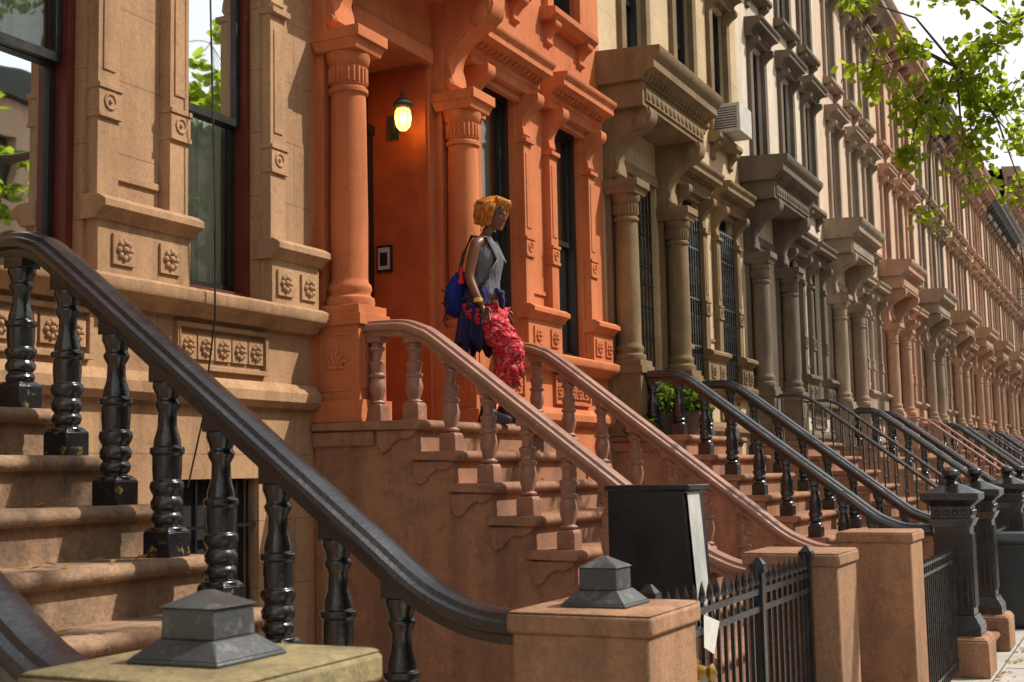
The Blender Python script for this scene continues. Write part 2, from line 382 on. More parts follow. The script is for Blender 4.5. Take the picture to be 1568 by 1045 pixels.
    if opt.get('escape'):
        fe=MB()
        for z in (6.2,9.0,11.9):
            y0,y1=WY-1.05,WY-.02; a,b=X(2.3),X(5.1)
            for q in range(9): fe.box(a,b,y0+q*.12,y0+q*.12+.03,z,z+.03,IRON)
            for h in (.45,.95): 
                fe.box(a,b,y0,y0+.03,z+h,z+h+.03,IRON); fe.box(a,a+.03,y0+.03,y1,z+h,z+h+.03,IRON); fe.box(b-.03,b,y0+.03,y1,z+h,z+h+.03,IRON)
            for q in range(19): xx=a+q*(b-a-.02)/18; fe.box(xx,xx+.02,y0+.004,y0+.024,z+.03,z+.95,IRON)
            for q in range(7): yy=y0+q*.15; fe.box(a+.004,a+.024,yy,yy+.02,z+.03,z+.95,IRON)
            if z>6.3: fe.tube([(a+.3,y0+.3,z),(b-.5,y0+.3,z-2.8)],.03,IRON,5); fe.tube([(a+.3,y0+.7,z),(b-.5,y0+.7,z-2.8)],.03,IRON,5)
        fe.build('fire_escape',E)
    return E
# ---------------------------------------------------------------- stoops
def baluster(mb,x,y,z,H,mat,iron,pmat=None):
    pm=pmat or mat
    a=.066 if iron else .06
    mb.box(x-a,x+a,y-a,y+a,z,z+.10,pm); mb.frus(x,y,z+.1,z+.12,a,a,.05,.05,mat)
    if iron:
        pr=[(.055,.11),(.066,.125),(.066,.15),(.046,.16),(.058,.175),(.064,.2),(.058,.22),(.05,.23),(.064,.25),(.066,.28),(.054,.31),(.066,.34),(.07,.36),(.066,.385),(.056,.39),(.06,.45),(.06,.52),(.07,.53),(.07,.56),(.056,.565),(.054,.60),(.04,.66),(.037,.74),(.05,.77),(.055,.79),(.044,.81),(.05,.84),(.06,.87),(.06,.9)]
    else:
        pr=[(.045,.11),(.056,.13),(.056,.15),(.038,.165),(.038,.19),(.055,.21),(.055,.23),(.038,.24),(.042,.27),(.056,.34),(.06,.40),(.052,.46),(.047,.50),(.06,.51),(.06,.54),(.044,.55),(.05,.62),(.056,.66),(.056,.68),(.038,.69),(.034,.74),(.04,.80),(.055,.82),(.055,.85),(.04,.86),(.045,.9)]
    mb.lathe(x,y,z,[(r,h*H) for r,h in pr],mat,14)
    mb.box(x-.055,x+.055,y-.055,y+.055,z+.9*H,z+H,mat)
def stoop(i,xn,xf,SM,RM,style,rz=0,ly=4.25,lz=2.31,pm=None,SW=None):
    E=empty('entrance_stoop'); st=MB(); rl=MB(); ba=MB()
    x0,x1=xn-.13,xf+.13; T=.275; rr=.21; n=11
    SW=SW or SM
    prof=[(WY-.005,0)]
    ys=[ly-T*k for k in range(n)]; zs=[lz-rr*k for k in range(n)]
    prof.append((ys[-1]+.05,0))
    for k in range(n-1,-1,-1):
        prof.append((ys[k]+.05,zs[k]-.05))
        if k>0: prof.append((ys[k-1]+.05,zs[k]-.05))
    prof.append((WY-.005,zs[0]-.05))
    st.prx(prof,x0,x1,SW)
    for k in range(n):
        yb=WY-.006 if k==0 else ys[k-1]+.07
        y,z=ys[k],zs[k]; h=.065
        pr=[(yb,z-h+.012),(y+.02,z-h),(y+.004,z-h+.012),(y-.004,z-h*.5),(y+.004,z-.012),(y+.02,z),(yb,z)]
        st.prx(pr,x0-.05,x1+.05,SM)
        if i<4:
            b2=[(y+.035,z-h+.002),(y+.05,z-.10),(y+.10,z-.125),(y+.16,z-.12),(y+.21,z-.15),(y+.25,z-.20),(y+.30,z-.215),(y+.33,z-.17),(y+.335,z-h+.002)]
            if k<n-1: 
                st.prx(b2,x0-.028,x0+.01,SM); st.prx(b2,x1-.01,x1+.028,SM)
    st.box(x0-.03,x1+.03,ly+.36,WY-.004,lz-.16,lz-.062,SM)
    rt=lambda y:(2.87-.77*(4.16-y))+rz
    path=[(4.86,3.0+rz*.5),(4.6,3.0+rz*.6),(4.42,2.99+rz*.8),(4.3,2.95+rz)]
    path+=[(y,rt(y)) for y in (4.16,3.6,3.0,2.6,2.4)]
    path+=[(2.28,rt(2.4)-.065),(2.15,rt(2.4)-.11),(2.0,rt(2.4)-.125),(1.9,rt(2.4)-.125)]
    if style<3:
        hp=[(-.06,-.115),(-.062,-.085),(-.088,-.075),(-.096,-.055),(-.09,-.036),(-.066,-.028),(-.058,-.010),(-.03,-.002)]
        prof=hp+[(0,0)]+[(-a,b) for a,b in reversed(hp)]
    else: prof=[(-.035,-.05),(-.04,-.02),(-.02,0),(.02,0),(.04,-.02),(.035,-.05)]
    def cr(P,m=4):
        out=[]
        for a in range(len(P)-1):
            p0=P[max(a-1,0)];p1=P[a];p2=P[a+1];p3=P[min(a+2,len(P)-1)]
            for q in range(m):
                t=q/m
                out.append(tuple(.5*((2*p1[j])+(-p0[j]+p2[j])*t+(2*p0[j]-5*p1[j]+4*p2[j]-p3[j])*t*t+(-p0[j]+3*p1[j]-3*p2[j]+p3[j])*t**3) for j in (0,1)))
        out.append(P[-1]); return out
    path=cr(path)
    def railz(y):
        for a,b in zip(path,path[1:]):
            if b[0]<=y<=a[0]: 
                t=(y-a[0])/(b[0]-a[0]+1e-9); return a[1]+(b[1]-a[1])*t
        return path[0][1]
    for x in (xn,xf):
        rl.sweep(path,prof,x,RM)
        if style<3:
            rl.tube([(x-.09,4.86,2.94+rz*.5),(x+.09,4.86,2.94+rz*.5)],.066,RM,14)
            for sx in (-.095,.095): rl.tube([(x+sx-.012,4.86,2.94+rz*.5),(x+sx+.012,4.86,2.94+rz*.5)],.032,RM,10)
        for k in range(-1,n-3):
            if k==-1: y=ly+.42; z=lz
            else: y=ys[k]+.13; z=zs[k]
            if style<3:
                baluster(ba,x,y,z,railz(y)-.095-z,RM,style==1,pm)
            else:
                for dy in (0,.14):
                    yy=y-dy if k>=0 else y+dy
                    ba.box(x-.01,x+.01,yy-.01,yy+.01,z-.005,railz(yy)-.04,RM)
                    ba.lathe(x,yy,z+.3,[(.01,0),(.03,.03),(.01,.06)],RM,8)
    st.build('steps',E,.008); rl.build('handrails',E,0,24); ba.build('balusters',E,.004 if i<2 else 0)
    return E
def newel_pier(x,top,mat,cap,capmat,y0=1.46,y1=1.98,w=.52,cs=1,hs=1):
    E=empty('stone_newel_pier'); m=MB(); cx=x; cy=(y0+y1)/2; a=w/2; b=(y1-y0)/2
    m.box(cx-a-.04,cx+a+.04,cy-b-.04,cy+b+.04,0,.28,mat); m.frus(cx,cy,.28,.33,a+.04,b+.04,a-.01,b-.01,mat)
    m.box(cx-a+.015,cx+a-.015,cy-b+.015,cy+b-.015,.3,top-.07,mat)
    m.box(cx-a,cx+a,cy-b,cy+b,top-.075,top-.01,mat); m.frus(cx,cy,top-.01,top,a,b,a-.02,b-.02,mat)
    m.build('shaft',E,.012)
    if cap:
        c=MB(); z=top; s=cs; h=hs
        c.frus(cx,cy,z,z+.012*h,.15*s,.15*s,.148*s,.148*s,capmat)
        c.frus(cx,cy,z+.012*h,z+.055*h,.146*s,.146*s,.092*s,.092*s,capmat)
        c.frus(cx,cy,z+.055*h,z+.13*h,.088*s,.088*s,.085*s,.085*s,capmat)
        c.frus(cx,cy,z+.13*h,z+.168*h,.096*s,.096*s,.012*s,.012*s,capmat)
        c.build('cap',E,.004)
    return E
def iron_newel(x,y,sm):
    E=empty('cast_iron_newel_post'); b=MB(); m=MB()
    b.box(x-.29,x+.29,y-.29,y+.29,0,.33,sm); b.frus(x,y,.33,.37,.29,.29,.25,.25,sm); b.build('stone_base',E,.015)
    m.box(x-.22,x+.22,y-.22,y+.22,.37,.45,IRON); m.frus(x,y,.45,.55,.22,.22,.17,.17,IRON)
    m.box(x-.16,x+.16,y-.16,y+.16,.55,1.42,IRON)
    for k in range(5):
        o=-.11+k*.055
        m.box(x+o-.012,x+o+.012,y-.175,y+.175,.62,1.3,IRON); m.box(x-.175,x+.175,y+o-.012,y+o+.012,.62,1.3,IRON)
    m.frus(x,y,1.36,1.44,.17,.17,.21,.21,IRON); m.box(x-.18,x+.18,y-.18,y+.18,1.44,1.56,IRON)
    for k in range(4):
        o=-.12+k*.08; m.lathe(x+o,y-.18,1.5,[(.03,0),(.02,.02)],IRON,8,'y'); m.tube([(x-.18,y+o,1.5),(x-.2,y+o,1.5)],[.03,.02],IRON,8)
    m.frus(x,y,1.56,1.62,.19,.19,.26,.26,IRON); m.box(x-.26,x+.26,y-.26,y+.26,1.62,1.68,IRON)
    m.frus(x,y,1.68,1.76,.25,.25,.08,.08,IRON)
    m.lathe(x,y,1.76,[(.08,0),(.05,.02),(.04,.04),(.07,.06),(.085,.09),(.07,.13),(.03,.15),(.0,.16)],IRON,16)
    m.build('post',E,.004); return E
# ---------------------------------------------------------------- colours
TAN=stone('tan_brownstone_wall',(.48,.295,.165),(.39,.23,.125),joints=(.9,.42,.004),streak=.28)
TANT=stone('tan_brownstone_trim',(.48,.29,.16),(.37,.215,.115),streak=.34)
ORG=stone('orange_painted_stone',(.60,.195,.075),(.51,.155,.06),bmp=.3,streak=.2,grain=.08)
ORGT=stone('orange_painted_trim',(.59,.19,.072),(.48,.145,.055),bmp=.3,streak=.26,grain=.08)
ORGD=paint('vermilion_jamb_paint',(.50,.11,.028),.5)
OLW=stone('cream_painted_wall',(.62,.48,.30),(.54,.40,.24),joints=(1.2,.5,.003),streak=.22)
OLT=stone('olive_brown_trim',(.26,.175,.088),(.18,.12,.06))
CRW=stone('ivory_wall',(.70,.60,.48),(.62,.52,.40),streak=.22)
GRT=stone('dark_umber_trim',(.18,.14,.10),(.12,.092,.068))
PKW=stone('pink_buff_wall',(.70,.54,.41),(.62,.46,.34),streak=.2)
BRT=stone('brownstone_trim',(.42,.27,.175),(.32,.20,.13))
RDW=stone('rose_wall',(.66,.46,.33),(.58,.39,.28),streak=.2)
RDT=stone('rose_trim',(.50,.30,.20),(.40,.23,.15))
TNW=stone('warm_tan_wall',(.68,.52,.37),(.60,.44,.31),streak=.2)
GYT=stone('umber_brown_trim',(.36,.27,.19),(.27,.20,.14))
DKC=paint('dark_cornice_paint',(.07,.075,.065),.6)
STEP1=stone('stoop_brownstone',(.40,.25,.155),(.29,.175,.105),bmp=.9,grain=.28,streak=.42,dirt=(.13,.10,.075))
STEP2=stone('stoop_red_brownstone',(.38,.19,.11),(.29,.14,.08),bmp=.6,streak=.4,dirt=(.17,.10,.07))
PIERM=stone('pier_brownstone',(.42,.235,.135),(.34,.185,.105),bmp=.8,grain=.24,streak=.38,dirt=(.20,.13,.09))
PIERL=stone('pier_sandstone',(.34,.27,.14),(.26,.205,.105),bmp=.9,grain=.3,streak=.45,dirt=(.12,.12,.07))
RAIL2=paint('red_brown_rail_paint',(.34,.165,.11),.38,worn=(.45,.28,.21),bmp=.4)
P=5.45
H=[(TAN,TANT,dict(casing=REDF)),(ORG,ORGT,dict(jamb=ORGD)),(OLW,OLT,dict(grille=1)),(CRW,GRT,dict(cornice=DKC)),(PKW,GYT,dict()),
   (RDW,RDT,dict()),(PKW,GYT,dict(cornice=DKC,frame=WHITEF)),(TNW,BRT,dict()),(PKW,RDT,dict(frame=WHITEF)),(TNW,BRT,dict(cornice=DKC)),(RDW,BRT,dict(cornice=DKC)),(PKW,BRT,dict(h=3.2,escape=1)),(TNW,BRT,dict(h=3.2)),(RDW,RDT,dict(h=3.2))]
for k in (-1,-2,-3): house(0,1.95+P*k,P,[TAN,RDW,CRW][k],[TANT,RDT,BRT][k],dict(det=0))  # unseen row behind the camera, extended to block sky light
for k,(w,t,o) in enumerate(H):
    o['det']=1 if k<4 else 0
    house(k,1.95+P*k,P,w,t,o)
stoop(0,2.35,4.2,STEP1,IRON,1,rz=.08,ly=4.3,lz=2.27,pm=IRONB)
stoop(1,7.55,9.5,STEP2,RAIL2,2)
stoop(2,13.05,14.95,STEP2,IRON,1)
for k in range(3,13):
    a=1.95+P*k+.2; stoop(k,a,a+1.85,[STEP2,PIERM,STEP1][k%3],RAIL2 if k in(5,9) else IRON,3 if k%2 else 1)
newel_pier(2.26,1.57,PIERL,True,CAPM,1.56,2.09,.56,.80,.86)
newel_pier(4.26,1.49,PIERM,True,CAPM,cs=.80,hs=1.0)
newel_pier(7.38,1.49,PIERM,False,IRON,1.52,2.06)
newel_pier(9.66,1.49,PIERM,False,IRON,1.50,2.03)
iron_newel(13.05,1.7,PIERM); iron_newel(14.95,1.7,PIERM)
for k in range(3,13):
    a=1.95+P*k+.2
    for x in (a,a+1.85):
        if k%2: iron_newel(x,1.7,PIERM)
        else: newel_pier(x,1.4,PIERM,False,IRON)
# ---------------------------------------------------------------- ground
CONC=stone('sidewalk_concrete',(.50,.475,.44),(.42,.40,.36),joints=None,bmp=.4,streak=.15)
ASPH=stone('asphalt',(.075,.075,.075),(.055,.055,.055),bmp=.8)
g=MB(); g.add([(-300,-300,-.14),(500,-300,-.14),(500,300,-.14),(-300,300,-.14)],[(0,1,2,3)],ASPH); g.build('ground')
s=MB(); s.box(-60,140,-2.9,14,-.13,0,CONC); s.build('sidewalk',None,.02)
jm=MB()
JM=flat('joint_dark',(.10,.09,.08))
for k in range(-10,90): jm.box(k*1.5-.006,k*1.5+.006,-2.7,1.35,.0,.004,JM)
for y in (-1.2,.1,1.38): jm.box(-20,130,y-.006,y+.006,.001,.005,JM)
jm.build('sidewalk_joints')
o=MB(); o.box(-60,140,-26,-11.5,-.13,0,CONC); o.build('far_sidewalk')
op=MB(); gl=MB(); 
for k in range(-4,14):
    M=[RDW,PKW,BRT,RDT][k%4]; x=k*6.0; hh=12.5+(k%3)*.5
    w=[(x+.9+j*1.6,x+1.8+j*1.6,z,z+1.9,.2) for j in range(3) for z in (1,3.6,6.8,9.6)]
    op2=[(a,b,c,d,-.2) for a,b,c,d,e in w]
    wall(op,x,x+6,0,hh,-17,op2,M); op.box(x,x+6,-17.5,-16.6,hh-.6,hh+.1,DKC)
    for a,b,c,d,e in w: gl.box(a,b,-17.25,-17.2,c,d,FRAME)
E=empty('opposite_brownstone_row'); op.build('walls',E); gl.build('windows',E)
# ---------------------------------------------------------------- fence
def fence():
    E=empty('wrought_iron_gate'); m=MB(); y=1.69
    for x in (4.62,6.12,7.08): 
        m.box(x-.022,x+.022,y-.022,y+.022,0,1.48,IRON); m.box(x-.035,x+.035,y-.035,y+.035,1.46,1.50,IRON); m.frus(x,y,1.5,1.53,.03,.03,.008,.008,IRON)
    for z in (.14,1.28,1.36): m.box(4.6,7.10,y-.012,y+.012,z,z+.028,IRON)
    k=4.72
    while k<7.07:
        m.box(k-.008,k+.008,y-.008,y+.008,.1,1.40,IRON); m.lathe(k,y,1.40,[(.008,0),(.017,.015),(.012,.05),(.0,.09)],IRON,6); k+=.105
    m.box(5.0,5.16,y-.04,y+.04,1.02,1.14,IRON)
    m.build('bars',E)
    b=MB(); b.box(4.86,4.95,y-.075,y-.04,1.13,1.22,BRASS); b.lathe(4.91,y-.07,1.175,[(.03,0),(.03,.02),(.02,.05),(.03,.055),(.035,.07),(.0,.09)],BRASS,12,'y'); b.lathe(4.91,y-.04,1.05,[(.025,0),(.025,.03),(.01,.035)],BRASS,10,'y'); b.build('lock',E)
    f=MB(); W=flat('paper_white',(.75,.74,.70)); 
    f.add([(5.20,y-.02,1.36),(5.33,y-.045,1.32),(5.29,y-.03,1.19),(5.19,y-.02,1.23)],[(0,1,2,3)],W)
    f.add([(5.8,y-.03,.78),(5.95,y-.03,.85),(5.9,y-.03,.65),(5.82,y-.03,.62)],[(0,1,2,3)],W); f.build('flyer',E)
fence()
def areafence(xa,xb,y=1.69):
    E=empty('area_railing'); m=MB()
    for z in (.14,1.05,1.13): m.box(xa,xb,y-.012,y+.012,z,z+.025,IRON)
    k=xa+.05
    while k<xb: m.box(k-.008,k+.008,y-.008,y+.008,.05,1.18,IRON); k+=.11
    m.build('bars',E)
areafence(9.94,12.75)
for k in range(2,12): areafence(1.95+P*k+2.4,1.95+P*(k+1)-.1)
def ubox():
    E=empty('metal_notice_box'); m=MB(); BK=paint('black_box_paint',(.012,.012,.013),.25); W=paint('pale_grey_panel',(.5,.51,.5),.5,worn=(.33,.33,.33))
    x0,x1,y0,y1=5.5,5.78,1.80,2.2
    m.add([(x0,y1,1.87),(x0,y0+.04,1.86),(x0,y0-.0,1.22),(x0,y1,1.22),(x1,y1,1.87),(x1,y0+.04,1.86),(x1,y0,1.22),(x1,y1,1.22)],[(0,1,2,3),(7,6,5,4),(0,4,5,1),(1,5,6,2),(2,6,7,3),(3,7,4,0)],BK)
    m.box(x0-.012,x1+.012,y0+.01,y1+.012,1.86,1.885,BK)
    m.add([(x0+.02,y0+.03,1.85),(x1-.09,y0+.03,1.85),(x1-.09,y0-.012,1.25),(x0+.02,y0-.012,1.25)],[(0,1,2,3)],W)
    m.build('box',E,.006)
    p=MB(); p.box(5.6,5.66,1.97,2.03,0,1.23,BK); p.box(5.5,5.76,1.87,2.13,0,.03,BK); p.build('post',E)
ubox()
def lantern():
    E=empty('wall_lantern'); x=1.95+P+1.655; y=5.20; dz=-.06; m=MB(); G=paint('verdigris_metal',(.05,.06,.05),.5)
    m.lathe(x-.22,y,4.93+dz,[(.05,0),(.08,.02),(.085,.035),(.06,.06),(.03,.09),(.015,.10),(.02,.12),(.0,.14)],G,16)
    m.tube([(x,y+.22,4.85+dz),(x-.04,y+.2,4.78+dz),(x-.1,y+.1,4.80+dz),(x-.16,y,4.95+dz),(x-.2,y,5.04+dz),(x-.22,y,5.03+dz)],.013,G,8)
    m.box(x-.02,x+.002,y+.17,y+.27,4.75+dz,4.95+dz,G)
    m.build('bracket',E)
    l=MB(); EM=leafmat('frosted_lamp_glass',(.8,.62,.3),(.85,.7,.38),.75,(1.1,1.0,.8))
    l.lathe(x-.22,y,4.755+dz,[(.03,0),(.055,.03),(.066,.1),(.062,.15),(.05,.175)],EM,14); l.build('glass_globe',E)
    c=MB(); 
    for k in range(6):
        a=k*math.pi/3; c.tube([(x-.22+.07*math.cos(a),y+.07*math.sin(a),4.77+dz),(x-.22+.07*math.cos(a),y+.07*math.sin(a),4.93+dz)],.004,G,4)
    c.build('cage',E)
    PL=bpy.data.lights.new('lamp_bulb','POINT'); PL.energy=3.0; PL.color=(1,.62,.25); PL.shadow_soft_size=.02
    lo=bpy.data.objects.new('lamp_bulb',PL); lo.location=(x-.22,y,4.84+dz); lo.parent=E; COL.objects.link(lo)
    i=MB(); xx=x; i.box(xx-.025,xx+.002,5.44,5.58,3.60,3.82,IRON); i.box(xx-.03,xx-.02,5.455,5.565,3.62,3.80,flat('intercom_steel',(.5,.5,.48),.3)); i.box(xx-.033,xx-.025,5.475,5.545,3.65,3.76,IRON); i.build('intercom')
lantern()
c=MB(); c.tube([(6.05,WY-.25,9),(6.06,WY-.2,5),(6.09,WY-.22,3.6),(6.12,WY-.2,2.9),(6.11,WY-.12,2.3),(6.05,WY-.06,1.9)],.006,FRAME,6); c.build('hanging_cable')
x0=1.95+2*P; ac=MB(); W=paint('ac_beige',(.55,.53,.48),.5); ac.box(x0+4.18,x0+4.78,WY-.38,WY+.12,6.53,6.93,W)
for q in range(9): ac.box(x0+4.172,x0+4.19,WY-.34,WY-.05,6.58+q*.035,6.595+q*.035,FRAME)
ac.build('window_air_conditioner',None,.01)
# ---------------------------------------------------------------- foliage
LEAF=leafmat('leaf_green',(.085,.12,.018),(.15,.20,.03),.6)
LEAFD=leafmat('leaf_dark',(.04,.07,.018),(.08,.12,.025),.4)
BARK=stone('bark',(.12,.09,.065),(.07,.055,.04),bmp=1)
def leaf(mb,p,s,mat,rnd):
    d=Vector((rnd.gauss(0,1),rnd.gauss(0,1),rnd.gauss(-.4,.8))).normalized()
    a=Vector((rnd.gauss(0,1),rnd.gauss(0,1),rnd.gauss(0,1))); u=d.cross(a).normalized(); n=d.cross(u)
    p=Vector(p); w=s*.36
    mb.add([p,p+d*s*.35+u*w+n*s*.08,p+d*s*.75+u*w*.8+n*s*.06,p+d*s,p+d*s*.75-u*w*.8+n*s*.06,p+d*s*.35-u*w+n*s*.08],[(0,1,2,3),(0,3,4,5)],mat)
def tree(base,limbs,clumps,ls=.1,seed=1,mat=LEAF,r0=.2):
    rnd=random.Random(seed); E=empty('street_tree'); b=MB(); l=MB(); base=Vector(base)
    fork=base+Vector((.1,.15,3.6))
    b.tube([base+Vector((0,0,-.1)),base+Vector((.03,0,.4)),base+Vector((.08,.05,2)),fork],[r0*1.35,r0,r0*.85,r0*.75],BARK,12)
    ends=[]
    for LB in limbs:
        pts=[fork]+[Vector(q) for q in LB]; n=len(pts); b.tube(pts,[r0*.55*(1-i/(n-1))**1.6+.007 for i in range(n)],BARK,8); ends+=pts[1:]
    for cc in clumps:
        c,rad,cnt=cc[:3]; lsz=cc[3] if len(cc)>3 else ls
        c=Vector(c); e=min(ends,key=lambda q:(q-c).length)
        mid=(e+c)/2+Vector((rnd.uniform(-.1,.1),rnd.uniform(-.1,.1),.1)); b.tube([e,mid,c],[.012,.008,.004],BARK,5)
        tw=[]
        for k in range(max(3,cnt//22)):
            d=Vector((rnd.gauss(0,1),rnd.gauss(0,1),rnd.gauss(0,.7)-.15)); d=d.normalized()*rad*rnd.uniform(.5,1.15)
            t=c+d; b.tube([c,c+d*.5+Vector((0,0,.05)),t],[.004,.003,.0015],BARK,3); tw.append((c,t))
        for k in range(cnt):
            a,t=rnd.choice(tw); f=rnd.uniform(.25,1.05); q=a.lerp(t,f)+Vector((rnd.gauss(0,.05),rnd.gauss(0,.05),rnd.gauss(0,.05)))
            leaf(l,q,lsz*rnd.uniform(.6,1.15),mat,rnd)
    b.build('trunk_and_limbs',E); l.build('foliage',E,0,80); return E
s_=.078
cl=[((10.3,1.11,4.85),.42,280,s_),((10.15,1.42,4.6),.34,210,s_),((9.92,1.76,5.5),.20,60,s_),((10.26,1.40,3.85),.10,26,s_),((10.43,.85,5.15),.42,260,s_),((10.39,1.08,4.35),.26,130,s_),((10.45,.85,4.65),.38,260,s_),((9.98,1.72,4.98),.28,120,s_),((10.3,1.2,5.55),.32,100,s_),((10.1,1.5,4.3),.16,50,s_),((10.4,1.1,4.05),.12,30,s_),((10.1,1.5,5.1),.25,80,s_),((10.55,.7,4.3),.2,70,s_),((10.6,.75,4.05),.16,50,s_)]
rnd=random.Random(3)
for k in range(12):
    cl.append(((8.6+rnd.uniform(-2.2,2.0),-2.9+rnd.uniform(-2.0,2.2),rnd.uniform(6.6,10.0)),.75,75,.14))
tree((8.8,-2.7,0),[[(9.6,-1.0,5.2),(10.4,.3,5.6),(10.5,.75,5.3),(10.35,1.15,5.0)],[(8.9,-2.4,6),(8.5,-2.2,8),(8.4,-2.0,9.5)],[(9.7,-3.4,5.4),(10.0,-3.9,7.5)],[(7.9,-3.6,5.6),(7.1,-4.2,8)]],cl,.075,5)
def bigtree(x,y,seed,n=34,zr=(6,12.5),rr=3.0,mat=LEAF,cnt=150,ls=.15):
    rnd=random.Random(seed)
    limbs=[[(x+.3,y+.2,6),(x+.4,y,9),(x+.2,y,zr[1]-1)],[(x+1.4,y+1,5.5),(x+2,y+1.4,8)],[(x-1.3,y+.8,5.5),(x-2,y+1.2,8.2)],[(x+.5,y-1.5,5.6),(x+1,y-2.2,8)]]
    cl=[]
    for k in range(n):
        a=rnd.uniform(0,6.28); r=rr*math.sqrt(rnd.random()); z=rnd.uniform(*zr); cl.append(((x+r*math.cos(a),y+r*math.sin(a),z),.95,cnt))
    tree((x,y,0),limbs,cl,ls,seed,mat,.24)
for k,x in enumerate((2,12,20,28)): bigtree(x,-12.4,20+k,30,(4.5,15),3.4,LEAF,45,.36)
bigtree(-9,-2.9,41,40,(3.5,11),3.4,LEAF,50,.36)  # out-of-view tree added behind the camera to cut skylight
fl=MB(); LY=leafmat('leaf_dry',(.22,.13,.03),(.38,.26,.06),.2,(1.5,1.4,1.0)); rnd=random.Random(9)
for k in range(230):
    s=rnd.randrange(0,10); x=rnd.uniform(2.5,4.1) if k%4 else rnd.uniform(7.8,9.3); 
    if rnd.random()<.35 and k%4: x=rnd.gauss(3.0,.12); s=rnd.choice([3,4,5])
    y=4.3-.275*s+rnd.uniform(.03,.24); z=(2.27 if k%4 else 2.31)-.21*s+.012
    p=Vector((x,y,z)); a=rnd.uniform(0,6.28); q=rnd.uniform(.015,.042); d=Vector((math.cos(a),math.sin(a),.25))*q; u=Vector((-math.sin(a),math.cos(a),.1))*q*.6
    fl.add([p-d,p+u,p+d,p-u],[(0,1,2,3)],LY)
for k in range(200):
    p=Vector((rnd.uniform(5,25),rnd.uniform(.9,1.4),.012)); a=rnd.uniform(0,6.28); q=rnd.uniform(.025,.05); d=Vector((math.cos(a),math.sin(a),.2))*q; u=Vector((-math.sin(a),math.cos(a),.1))*q*.6
    fl.add([p-d,p+u,p+d,p-u],[(0,1,2,3)],LY)
fl.build('fallen_leaves')
def shrub(x,y,z,r,seed,pot=True):
    E=empty('potted_shrub'); m=MB(); rnd=random.Random(seed); 
    if pot:
        q=MB(); q.lathe(x,y,z,[(.10,0),(.13,.2),(.15,.22),(.15,.26),(.13,.26),(.12,.2)],stone('terracotta',(.2,.16,.12)),16); q.build('pot',E); z+=.24
    for k in range(420):
        a=Vector((rnd.gauss(0,1),rnd.gauss(0,1),abs(rnd.gauss(0,1))*1.3)).normalized()*r*rnd.uniform(.4,1.1); leaf(m,Vector((x,y,z+.03))+a,.07,LEAFD,rnd)
    for k in range(14):
        a=Vector((rnd.gauss(0,1),rnd.gauss(0,1),1.5)).normalized()*r*.8; m.tube([(x,y,z-.05),(x+a.x,y+a.y,z+a.z)],.005,BARK,4)
    m.build('leaves',E,0,80)
shrub(13.3,4.62,2.31,.26,1); shrub(13.35,4.35,2.31,.2,2); shrub(12.3,4.7,.0,.5,3,False); shrub(12.9,4.75,2.3,.15,4,False)
def bin_(x,y):
    E=empty('trash_bin'); m=MB(); PL=paint('bin_plastic',(.03,.035,.04),.4)
    m.frus(x,y,.05,1.0,.24,.24,.3,.3,PL); m.box(x-.33,x+.33,y-.33,y+.33,1.0,1.04,PL); m.frus(x,y,1.04,1.12,.32,.32,.25,.25,PL); m.box(x-.3,x+.3,y+.3,y+.36,.95,1.0,PL)
    m.tube([(x-.26,y+.2,.09),(x+.26,y+.2,.09)],.09,PL,14); m.build('body',E,.01)
bin_(16.9,1.55)
# ---------------------------------------------------------------- woman
def skin(name,chains,mat,parent,sub=2):
    vs=[];es=[];rad=[];roots=[]
    for ch in chains:
        o=len(vs); roots.append(o)
        for p,r in ch['v']: vs.append(p); rad.append(r)
        es+=[(a+o,b+o) for a,b in ch['e']]
    me=bpy.data.meshes.new(name); me.from_pydata(vs,es,[]); ob=bpy.data.objects.new(name,me); COL.objects.link(ob)
    sk=ob.modifiers.new('skin','SKIN'); sk.use_smooth_shade=True
    if not me.skin_vertices:
        bpy.context.view_layer.objects.active=ob; ob.select_set(True); bpy.ops.mesh.customdata_skin_add(); 
    d=me.skin_vertices[0].data
    for i,r in enumerate(rad):
        d[i].radius=(r,r) if not isinstance(r,tuple) else r
        d[i].use_root=i in roots
    s=ob.modifiers.new('sub','SUBSURF'); s.levels=sub; s.render_levels=sub
    bpy.context.view_layer.update(); dg=bpy.context.evaluated_depsgraph_get()
    nm=bpy.data.meshes.new_from_object(ob.evaluated_get(dg)); nm.validate()
    ob.modifiers.clear(); ob.data=nm; nm.materials.clear(); nm.materials.append(mat); nm.polygons.foreach_set('use_smooth',[True]*len(nm.polygons)); ob.parent=parent; return ob
def chain(pts):
    return dict(v=pts,e=[(i,i+1) for i in range(len(pts)-1)])
def loft(mb,rings,mat,seg=24,a0=0,a1=2*math.pi,wav=0,close=True):
    vs=[];fs=[]; n=seg if close else seg+1
    for j,(cx,cy,z,rx,ry) in enumerate(rings):
        for k in range(n):
            a=a0+(a1-a0)*k/seg; w=1+wav*(j/len(rings))*math.sin(k*1.9+j*.3)
            vs.append((cx+rx*w*math.cos(a),cy+ry*w*math.sin(a),z+(wav*.25*math.sin(k*1.1) if j==len(rings)-1 else 0)))
    for j in range(len(rings)-1):
        for k in range(seg):
            k2=(k+1)%n if close else k+1; fs.append((j*n+k,j*n+k2,(j+1)*n+k2,(j+1)*n+k))
    if close: fs+= [tuple(range(n)),tuple((len(rings)-1)*n+k for k in range(n))]
    mb.add(vs,fs,mat)
